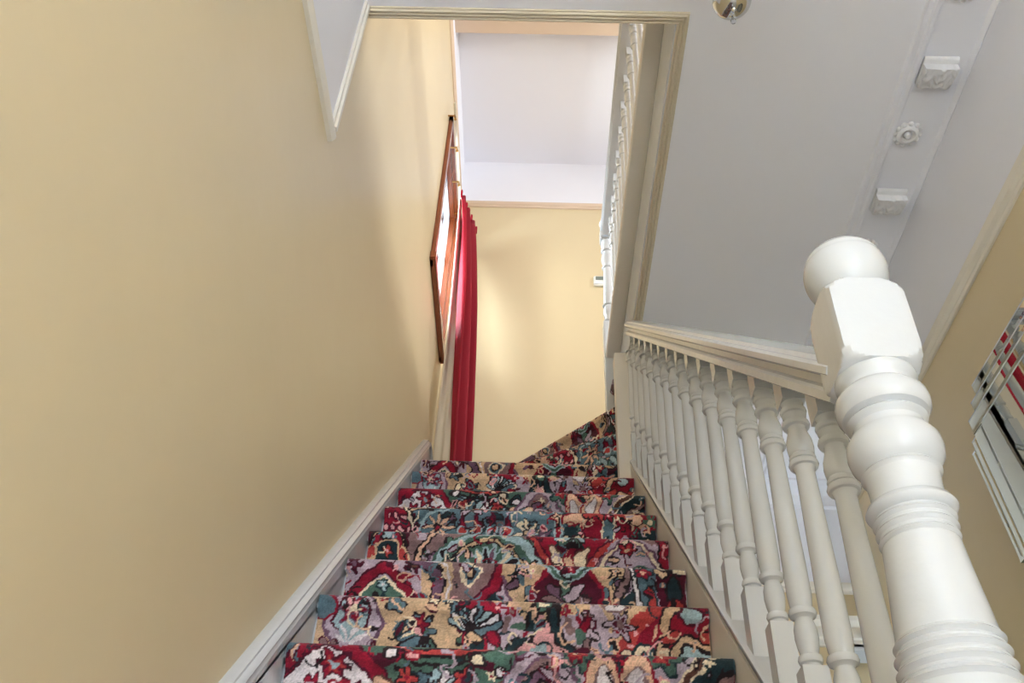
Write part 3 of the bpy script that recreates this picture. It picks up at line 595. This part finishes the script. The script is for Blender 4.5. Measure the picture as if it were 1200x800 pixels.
# ---------------------------------------------------------------- turned work
def ring(z, r, h, base):    # half round bead profile
    return [(base, z-h), (r*.93, z-h*.75), (r, z), (r*.93, z+h*.75), (base, z+h)]
def block_to_round(m, hw, z0, z1, o=(0, 0)):
    m.box((o[0]-hw, o[1]-hw, z0), (o[0]+hw, o[1]+hw, z1))
def baluster_mesh(L, name, slope_ends):
    s = L/.684; m = MB(); h = .0185
    # square foot and head (ends follow the pitch of string and rail)
    def blk(z0, z1, sl0, sl1):
        vs = []
        for (x, y) in ((-h, -h), (h, -h), (h, h), (-h, h)): vs.append((x, y, z0+y*sl0))
        for (x, y) in ((-h, -h), (h, -h), (h, h), (-h, h)): vs.append((x, y, z1+y*sl1))
        m.add(vs, [(0, 3, 2, 1), (4, 5, 6, 7), (0, 1, 5, 4), (1, 2, 6, 5), (2, 3, 7, 6), (3, 0, 4, 7)])
    sl = SLOPE if slope_ends else 0
    blk(-.004 if slope_ends else 0, .122*s, sl, 0); blk(.636*s, L+(.004 if slope_ends else 0), 0, sl)
    pf = [(.0125, .122*s), (.0145, .128*s)]+ring(.136*s, .0178, .007*s, .013)+[(.0135, .146*s), (.0155, .156*s), (.0172, .170*s), (.0165, .185*s), (.0130, .199*s)]
    pf += ring(.209*s, .0208, .007*s, .015)+[(.0165, .222*s), (.0182, .240*s), (.0178, .30*s), (.0160, .40*s), (.0140, .505*s)]
    pf += ring(.519*s, .0222, .006*s, .0165)+ring(.531*s, .0200, .005*s, .016)+[(.0192, .540*s), (.0202, .551*s), (.0190, .564*s), (.0150, .578*s), (.0135, .586*s)]
    pf += ring(.594*s, .0212, .006*s, .0140)+[(.0150, .604*s), (.0185, .612*s)]+ring(.620*s, .0205, .006*s, .016)+[(.0160, .630*s), (.0180, .638*s)]
    m.lathe(pf, 20)
    o = m.build(name, M['gloss'], smooth=True, angle=40); return o
bal = thing('stair_balustrade', 'white balustrade with turned balusters climbing beside the stairs behind the big newel', 'balustrade', (.405, .9, 0))
YB = [1.035+.1325*k for k in range(16)]
pb = baluster_mesh(.684, 'baluster', True)
zcap = lambda y: nose(y)+CS+.024
zrail = lambda y: .741+SLOPE*(y-.942)
L0 = zrail(1)-zcap(1)
bpy.data.meshes.remove(pb.data); pb = baluster_mesh(L0, 'baluster', True)
first = True
for y in YB:
    if zcap(y)+L0 > ZC-.01:
        continue
    o = pb if first else pb.copy()
    if not first: C.objects.link(o)
    first = False; o.parent = bal; o.location = Vector((.405, y, zcap(y)))-bal.location
for y in YB:
    if zcap(y)+L0 > ZC-.01:
        q = baluster_mesh(L0, 'baluster', True)
        # clip by ceiling: scale to reach underside
        me_ = q.data; zc = ZC-.003-zcap(y)
        for v in me_.vertices:
            if v.co.z > zc: v.co.z = zc
        q.parent = bal; q.location = Vector((.405, y, zcap(y)))-bal.location
half = [(-.034, 0), (-.040, .003), (-.040, .014), (-.036, .018), (-.027, .020), (-.027, .030), (-.040, .033), (-.0465, .037), (-.0465, .046), (-.042, .050), (-.037, .051), (-.034, .057), (-.014, .061)]
RP = half+[(-a, b) for a, b in half[::-1]]
nrm = Vector((0, -SLOPE, 1)).normalized()
m = MB(bal.location); m.mould((.404, .914, zrail(.914)), (.404, 2.835, zrail(2.835)), (1, 0, 0), nrm, RP)
m.build('handrail', M['gloss'], bal, smooth=True, angle=28, loc=(0, 0, 0))
# upper post at the head of the flight
post = MB(bal.location); post.box((.336, 3.02, 1.78), (.41, 3.09, ZC-.002)); post.build('head_post', M['trim'], bal, bevel=.003, loc=(0, 0, 0))

def newel(name, label, x, y, parts, lathe_seg=40):
    return thing(name, label, 'newel post', (x, y, parts))
NX, NY = .407, .87
nw = thing('newel_post', 'large white turned newel post with ball top at the right foreground', 'newel post', (NX, NY, FL))
def npart(nm, m): return m.build(nm, M['gloss'], nw, smooth=True, angle=38, loc=(0, 0, 0))
m = MB(nw.location)
bz = .895; R_ = .0535; pf = [(.024, bz-.052)]
for k in range(6, 46):
    t = -PI/2+PI*k/46; r = R_*math.cos(t); z = bz+R_*math.sin(t)
    if 29 <= k <= 31: r = R_*math.cos(t)+.0007
    if k in (28, 32): r *= .982
    pf.append((r, z))
pf.append((.003, bz+R_)); m.lathe(pf, 48, (NX, NY, 0)); npart('ball_finial', m)
def arched_block(m, cx, cy_, hw, z0, z1, top, bot, seg=48, rt_=.046):
    "square block whose faces end in turned arcs: superellipse section morph"
    zs = []; n = 10
    for k in range(n+1): zs.append((z0-bot+bot*k/n, (k/n)))
    for k in range(1, 5): zs.append((z0+(z1-z0)*k/4, 1))
    for k in range(1, n+1): zs.append((z1+top*k/n, 1-k/n))
    vs = []; fs = []
    for z, s in zs:
        rr = hw*1.414*math.sqrt(max(0, 1-(1-s)**2))*.30+hw*1.0*.93+0*s
        rr = hw*.90+(hw*1.36-hw*.90)*math.sqrt(max(0, 1-(1-s)**2))
        for k in range(seg):
            a = 2*PI*k/seg; ca, sa = math.cos(a), math.sin(a); sqr = hw/max(abs(ca), abs(sa)); r = min(rr, sqr)
            vs.append((cx+r*ca, cy_+r*sa, z))
    N = len(zs)
    for i in range(N-1):
        for k in range(seg): k2 = (k+1) % seg; fs.append((i*seg+k, i*seg+k2, (i+1)*seg+k2, (i+1)*seg+k))
    fs.append(tuple(range(seg))[::-1]); fs.append(tuple((N-1)*seg+k for k in range(seg))); m.add(vs, fs)
m = MB(nw.location); arched_block(m, NX, NY, .0475, .742, .822, .026, .028, 64)
m.lathe([(.043, .846), (.040, .851), (.031, .854), (.027, .857), (.0275, .861), (.0245, .864)], 40, (NX, NY, 0)); m.build('block', M['gloss'], nw, smooth=True, angle=25, loc=(0, 0, 0))
m = MB(nw.location)
pf = [(.0475, -.02), (.0475, .10), (.050, .11)]+ring(.125, .058, .012, .048)+[(.046, .15), (.055, .20), (.058, .24), (.0555, .30), (.0530, .33)]
pf += ring(.348, .0560, .006, .0530)+ring(.362, .0550, .006, .0515)+ring(.376, .0538, .006, .0505)+ring(.389, .0520, .005, .0490)
pf += [(.0480, .397), (.0460, .42), (.0425, .455), (.0400, .487), (.0395, .494)]
pf += ring(.501, .0412, .005, .0392)+ring(.512, .0422, .005, .0396)+ring(.523, .0430, .005, .0402)+ring(.537, .0475, .0085, .0400)+[(.0385, .549), (.0380, .562), (.0392, .574)]
pf += ring(.582, .0432, .0045, .0398)+[(.0450, .592), (.0500, .600), (.0520, .611), (.0510, .622), (.0450, .633), (.0400, .640), (.0395, .646)]
pf += ring(.653, .0455, .005, .0410)+[(.0485, .661), (.0525, .668), (.0535, .676), (.0520, .685), (.0465, .692), (.0430, .696), (.0430, .703), (.0470, .709), (.0470, .718), (.0430, .724)]
m.lathe(pf, 48, (NX, NY, 0)); npart('turned_shaft', m)
m = MB(nw.location); m.box((NX-.055, NY-.055, FL), (NX+.055, NY+.055, -.02)); m.build('base_block', M['gloss'], nw, bevel=.006, loc=(0, 0, 0))

# landing balustrade
ub = thing('landing_balustrade', 'white turned balustrade around the upstairs landing seen from below', 'balustrade', (.37, 2.4, ZF+.018))
UL = 3.70-(ZF+.018)
pu = baluster_mesh(UL, 'baluster', False)
k = 0; y = 3.226
while y > 1.5:
    o = pu if k == 0 else pu.copy()
    if k: C.objects.link(o)
    o.parent = ub; o.location = Vector((.380, y, ZF+.018))-ub.location; y -= .140; k += 1
m = MB(ub.location); m.mould((.372, 1.44, 3.70), (.372, 3.34, 3.70), (1, 0, 0), (0, 0, 1), RP); m.build('handrail', M['gloss'], ub, smooth=True, angle=50, loc=(0, 0, 0))
n2x, n2y = .362, 3.385
n2 = thing('newel_post', 'slim white newel with round knob at the far corner of the landing', 'newel post', (n2x, n2y, 2.45))
m = MB(n2.location); m.lathe([(.015, 3.795)]+[(.036*math.cos(-PI/2+PI*k/18), 3.838+.036*math.sin(-PI/2+PI*k/18)) for k in range(2, 18)]+[(.002, 3.874)], 28, (n2x, n2y, 0)); m.build('ball_finial', M['gloss'], n2, smooth=True, loc=(0, 0, 0))
m = MB(n2.location); m.box((n2x-.034, n2y-.034, 3.69), (n2x+.034, n2y+.034, 3.785)); m.build('block', M['gloss'], n2, bevel=.008, loc=(0, 0, 0))
m = MB(n2.location); pf = [(.028, 3.10)]+ring(3.115, .033, .008, .026)+[(.024, 3.14), (.031, 3.17), (.030, 3.20)]+ring(3.225, .033, .007, .025)+[(.028, 3.25), (.025, 3.40), (.022, 3.48)]+ring(3.495, .030, .007, .023)+[(.022, 3.51), (.032, 3.55), (.030, 3.58), (.022, 3.60)]+ring(3.62, .032, .008, .024)+[(.026, 3.64), (.032, 3.665), (.030, 3.69)]
m.lathe(pf, 28, (n2x, n2y, 0)); m.build('turned_shaft', M['gloss'], n2, smooth=True, loc=(0, 0, 0))
m = MB(n2.location); m.box((n2x-.034, n2y-.034, 2.45), (n2x+.034, n2y+.034, 3.10)); m.build('base_block', M['gloss'], n2, bevel=.004, loc=(0, 0, 0))

# ---------------------------------------------------------------- curtain, rail
cur = thing('curtain', 'long crimson velvet curtain gathered beside the window at the stair head', 'curtain', (-.42, 3.9, 2.40))
def curtain_sheet(p0t, p1t, p0b, p1b, zt, zb, nf, amp, mtname, nm, off=0, ph=0, shape=None):
    nx, nz = nf*14, 40; vs = []; fs = []
    for j in range(nz+1):
        t = j/nz; z = zt+(zb-zt)*t
        a = Vector(p0t).lerp(Vector(p0b), t**.7); b = Vector(p1t).lerp(Vector(p1b), t**.7); d = (b-a); n = Vector((d.y, -d.x)).normalized()
        for i in range(nx+1):
            s = i/nx; am = amp*(.55+.45*min(1, t*3))
            wv = math.sin(s*nf*2*PI+ph+.5*math.sin(t*2+s*5))*am
            wv += .25*am*math.sin(s*nf*5.1+t*3)
            p = a+d*(s+.012*math.sin(t*5+s*9)); vs.append((p.x+n.x*(wv+off), p.y+n.y*(wv+off), z+(.02*math.sin(s*nf*2*PI) if j == 0 else 0)))
    for j in range(nz):
        for i in range(nx): a_ = j*(nx+1)+i; fs.append((a_, a_+1, a_+nx+2, a_+nx+1))
    m = MB(cur.location); m.add(vs, fs); o = m.build(nm, M[mtname], cur, loc=(0, 0, 0))
    for f in o.data.polygons: f.use_smooth = True
    sd = o.modifiers.new('thickness', 'SOLIDIFY'); sd.thickness = .004; return o
curtain_sheet((-.487, 3.76), (-.405, 4.06), (-.395, 3.83), (-.300, 4.02), 4.50, 2.30, 3, .026, 'velvet', 'curtain_fabric')
curtain_sheet((-.500, 3.77), (-.47, 4.12), (-.500, 3.98), (-.405, 3.86), 4.48, 2.30, 2, .006, 'lining', 'curtain_lining', off=0)
m = MB(cur.location)
for k in range(7):
    s = k/6; x = -.487+(.082)*s; y = 3.76+.3*s; m.box((x-.006, y-.012, 4.485), (x+.006, y+.012, 4.545))
m.build('pinch_pleat', M['velvet'], cur, bevel=.004, loc=(0, 0, 0))
tr = thing('curtain_track', 'slim curtain track with small hooks on the left wall over the window', 'curtain rail', (WL, 3.7, 4.60))
m = MB(tr.location); m.box((WL+.035, 3.15, 4.585), (WL+.05, 4.14, 4.603)); m.build('rail', M['lining'], tr, bevel=.003, loc=(0, 0, 0))
hk = None
for y in (3.23, 3.458, 3.72, 3.98):
    if hk is None:
        m = MB((WL, y, 4.60)); m.box((WL, y-.004, 4.577), (WL+.04, y+.004, 4.582)); m.box((WL+.036, y-.004, 4.565), (WL+.042, y+.004, 4.588)); m.lathe([(.006, -.03), (.009, -.022), (.004, -.012), (.004, 0)], 10, (WL+.045, y, 4.57))
        hk = m.build('hook', M['brass'], tr, smooth=True, loc=Vector((WL, y, 4.60))-tr.location)
    else:
        o = hk.copy(); C.objects.link(o); o.location = Vector((WL, y, 4.60))-tr.location

# ---------------------------------------------------------------- thermostat
th = thing('thermostat', 'small white thermostat with grey display on the back wall', 'thermostat', (.375, WB, 4.17))
m = MB(th.location); m.box((.355, WB-.025, 4.165), (.46, WB, 4.245)); cas = m.build('casing', M['plastic'], th, bevel=.006, loc=(0, 0, 0))
m = MB(th.location); m.box((.368, WB-.0265, 4.205), (.44, WB-.0245, 4.235)); m.build('display', M['lcd'], cas, loc=(0, 0, 0))

# ---------------------------------------------------------------- plaster corbels and rosettes
def corbel(x, y, label, s=1, group='plaster corbels of the hall cornice'):
    t = thing('ceiling_corbel', label, 'corbel', (x, y, ZC), group)
    hx, hy = .053*s, .040*s
    m = MB(t.location)
    m.mould((x-hx, y-hy, ZC), (x+hx, y-hy, ZC), (0, 1, 0), (0, 0, 1), [(-.012, 0), (-.016, -.006), (-.012, -.013), (-.006, -.016), (2*hy, -.016), (2*hy, 0)])
    m.build('cap_moulding', M['plaster'], t, smooth=True, loc=(0, 0, 0))
    # carved leaf body
    nx, ny = 26, 20; vs = []; fs = []
    for j in range(ny+1):
        v = j/ny
        for i in range(nx+1):
            u = i/nx*2-1
            ww = hx*(.98-.08*v); dep = .016+.032*s*(1-v)**.7*(1-.12*u*u)+.012*v
            lobe = .0035*math.cos(u*7+3*v)*math.sin(v*8+.6)+.0022*math.sin((abs(u)+v)*12)+.0014*math.cos(u*17-v*9)
            edge = 1 if 0 < i < nx and 0 < j < ny else 0
            vs.append((x+u*ww+edge*.002*math.sin(v*20), y-hy+2*hy*v*(1+.04*math.cos(u*8))+.004, ZC-(dep+(lobe*s*1.2 if edge else 0))))
    b0 = len(vs)
    for j in range(ny):
        for i in range(nx): a = j*(nx+1)+i; fs.append((a, a+1, a+nx+2, a+nx+1))
    rim = [i for i in range(nx+1)]+[j*(nx+1)+nx for j in range(1, ny+1)]+[ny*(nx+1)+i for i in range(nx-1, -1, -1)]+[j*(nx+1) for j in range(ny-1, 0, -1)]
    for k in rim: vs.append((vs[k][0], vs[k][1], ZC))
    n = len(rim)
    for k in range(n): fs.append((rim[k], rim[(k+1) % n], b0+(k+1) % n, b0+k))
    m = MB(t.location); m.add(vs, fs); m.build('carved_leaf', M['plaster'], t, smooth=True, angle=60, loc=(0, 0, 0)); return t
corbel(1.226, 1.635, 'carved white plaster corbel, the upper of two on the ceiling band')
corbel(1.232, 2.155, 'carved white plaster corbel, the lower of two just above the newel ball')
def rosette(x, y, label):
    t = thing('ceiling_rosette', label, 'rosette', (x, y, ZC), 'plaster rosettes of the hall cornice')
    for nm, mb in (('disc', MB(t.location).lathe([(.040, 0), (.040, -.006), (.034, -.015), (.025, -.019), (.019, -.016), (.016, -.008)], 36, (x, y, ZC))),
                   ('boss', MB(t.location).lathe([(.011, -.004), (.0125, -.016), (.009, -.023), (.003, -.026)], 20, (x, y, ZC)))):
        mb.build(nm, M['plaster'], t, smooth=True, loc=(0, 0, 0))
    pt = None
    for k in range(12):
        a = 2*PI*k/12
        if pt is None:
            mb = MB(); mb.lathe([(.006, 0), (.0095, -.005), (.008, -.011), (.004, -.014), (.001, -.015)], 12); pt = mb.build('petal', M['plaster'], t, smooth=True); o = pt
        else: o = pt.copy(); C.objects.link(o)
        o.location = (.040*math.cos(a), .040*math.sin(a), 0)
rosette(1.21, 1.868, 'white plaster flower rosette midway between the two corbels')
rosette(1.215, 2.385, 'white plaster flower rosette peeping out above the newel ball')
rosette(1.222, 1.352, 'white plaster rosette cut off by the top edge near the upper corbel')
for k, xx in enumerate((1.36, 1.53)):
    corbel(xx, HE-.16, ['small plaster corbel on the far hall cornice seen between balusters', 'small plaster corbel on the far hall cornice, nearest the big newel'][k], .6, 'corbels on the far hall cornice')

# ---------------------------------------------------------------- mirror
mi = thing('wall_mirror', 'mirror with stepped corners and shiny layered edges on the right wall', 'mirror', (WR, 1.8, .8))
YC = 1.75
def mpart(nm, y0, y1, z0, z1, d, back=False):
    "bevelled mirror slab standing d off the wall"
    b = .010; m = MB(mi.location); x0 = WR-d; x1 = WR-d-.004
    o = [(x0, y0, z0), (x0, y1, z0), (x0, y1, z1), (x0, y0, z1)]; i = [(x1, y0+b, z0+b), (x1, y1-b, z0+b), (x1, y1-b, z1-b), (x1, y0+b, z1-b)]; w_ = [(WR, *p[1:]) for p in o]
    m.add(o+i, [(4, 5, 6, 7)]+[(k, (k+1) % 4, 4+(k+1) % 4, 4+k) for k in range(4)], 0)
    m.add(o+w_, [(k, 4+k, 4+(k+1) % 4, (k+1) % 4) for k in range(4)], 1)
    m.build(nm, [M['mirror'], M['bevel']], mi, loc=(0, 0, 0))
mpart('mirror_panel', 2*YC-2.18, 2.18, .84, 1.662, .030)
for y1, z0, z1, d in ((2.245, 1.664, 1.711, .024), (2.205, 1.713, 1.748, .018), (2.173, 1.750, 1.790, .012)):
    mpart('mirror_strip', 2*YC-y1, y1, z0, z1, d); mpart('mirror_strip', 2*YC-y1, y1, 2.502-z1, 2.502-z0, d)
for y0, y1, z1, z0, d in ((2.182, 2.245, 1.662, .84, .024), (2.247, 2.283, 1.662, 1.235, .018), (2.285, 2.316, 1.641, 1.284, .012)):
    for sgn in (1, -1):
        a, b = (y0, y1) if sgn > 0 else (2*YC-y1, 2*YC-y0); mpart('mirror_strip', a, b, z0, z1, d)

TILT = math.radians(4.6); mi.location = (WR, 0, 0); SCL = .945
for o_ in list(mi.children):
    for v in o_.data.vertices:
        x, y, z = v.co.x+0, v.co.y+1.8, v.co.z+.8
        z0 = .70; x2 = x*math.cos(TILT)-(z-z0)*math.sin(TILT); z2 = z0+(z-z0)*math.cos(TILT)+x*math.sin(TILT)
        v.co = (x2, y*SCL-1.7, z2*SCL-.66)
mi.location = (WR, 1.7, .66)

# ---------------------------------------------------------------- chandelier
LX, LY, LZ = .466, 1.19, 2.20
ch = thing('ceiling_light', 'chrome pendant light with a crystal drop hanging at the top edge', 'light', (LX, LY, ZC))
m = MB(ch.location); m.lathe([(.002, -.050)]+[(.048*math.cos(-PI/2+PI/2*k/12), .0-.046*math.cos(PI/2*k/12)) for k in range(1, 13)]+[(.044, .006), (.030, .014), (.012, .022), (.008, .05)], 40, (LX, LY, LZ)); bowl = m.build('bowl', M['chrome'], ch, smooth=True, loc=(0, 0, 0))
m = MB(ch.location); m.lathe([(.006, LZ+.03), (.006, ZC-.03)], 12, (LX, LY, 0)); m.build('rod', M['chrome'], ch, smooth=True, loc=(0, 0, 0))
m = MB(ch.location); m.lathe([(.01, ZC-.045), (.03, ZC-.035), (.052, ZC-.012), (.055, ZC)], 32, (LX, LY, 0)); m.build('ceiling_plate', M['chrome'], ch, smooth=True, loc=(0, 0, 0))
m = MB(ch.location); m.lathe([(.001, -.112), (.006, -.104), (.0075, -.097), (.003, -.088), (.0015, -.07), (.0055, -.063), (.003, -.056), (.001, -.05)], 10, (LX-.008, LY, LZ)); m.build('crystal_drop', M['crystal'], bowl, loc=(0, 0, 0))
for k in range(3):
    a = (-PI/2, -.12, PI+.12)[k]; m = MB(ch.location); prv = None; vs = []; fs = []
    path = [(.03, .02), (.07, -.005), (.11, .0), (.14, .03), (.145, .06)]
    for i, (r, z) in enumerate(path):
        for j in range(8):
            t = 2*PI*j/8; rr = r+.005*math.cos(t); zz = z+.005*math.sin(t) if i < 3 else z
            off = .005*math.sin(t) if i >= 3 else 0
            vs.append((LX+rr*math.cos(a)-off*math.sin(a), LY+rr*math.sin(a)+off*math.cos(a), LZ+zz))
    for i in range(len(path)-1):
        for j in range(8): fs.append((i*8+j, i*8+(j+1) % 8, i*8+8+(j+1) % 8, i*8+8+j))
    m.add(vs, fs); arm = m.build('arm', M['chrome'], ch, smooth=True, loc=(0, 0, 0))
    m = MB(ch.location); m.lathe([(.012, .06), (.03, .075), (.045, .11), (.05, .15), (.048, .15), (.043, .11), (.028, .078), (.01, .064)], 24, (LX+.145*math.cos(a), LY+.145*math.sin(a), LZ)); m.build('glass_shade', M['plaster'], arm, smooth=True, loc=(0, 0, 0))
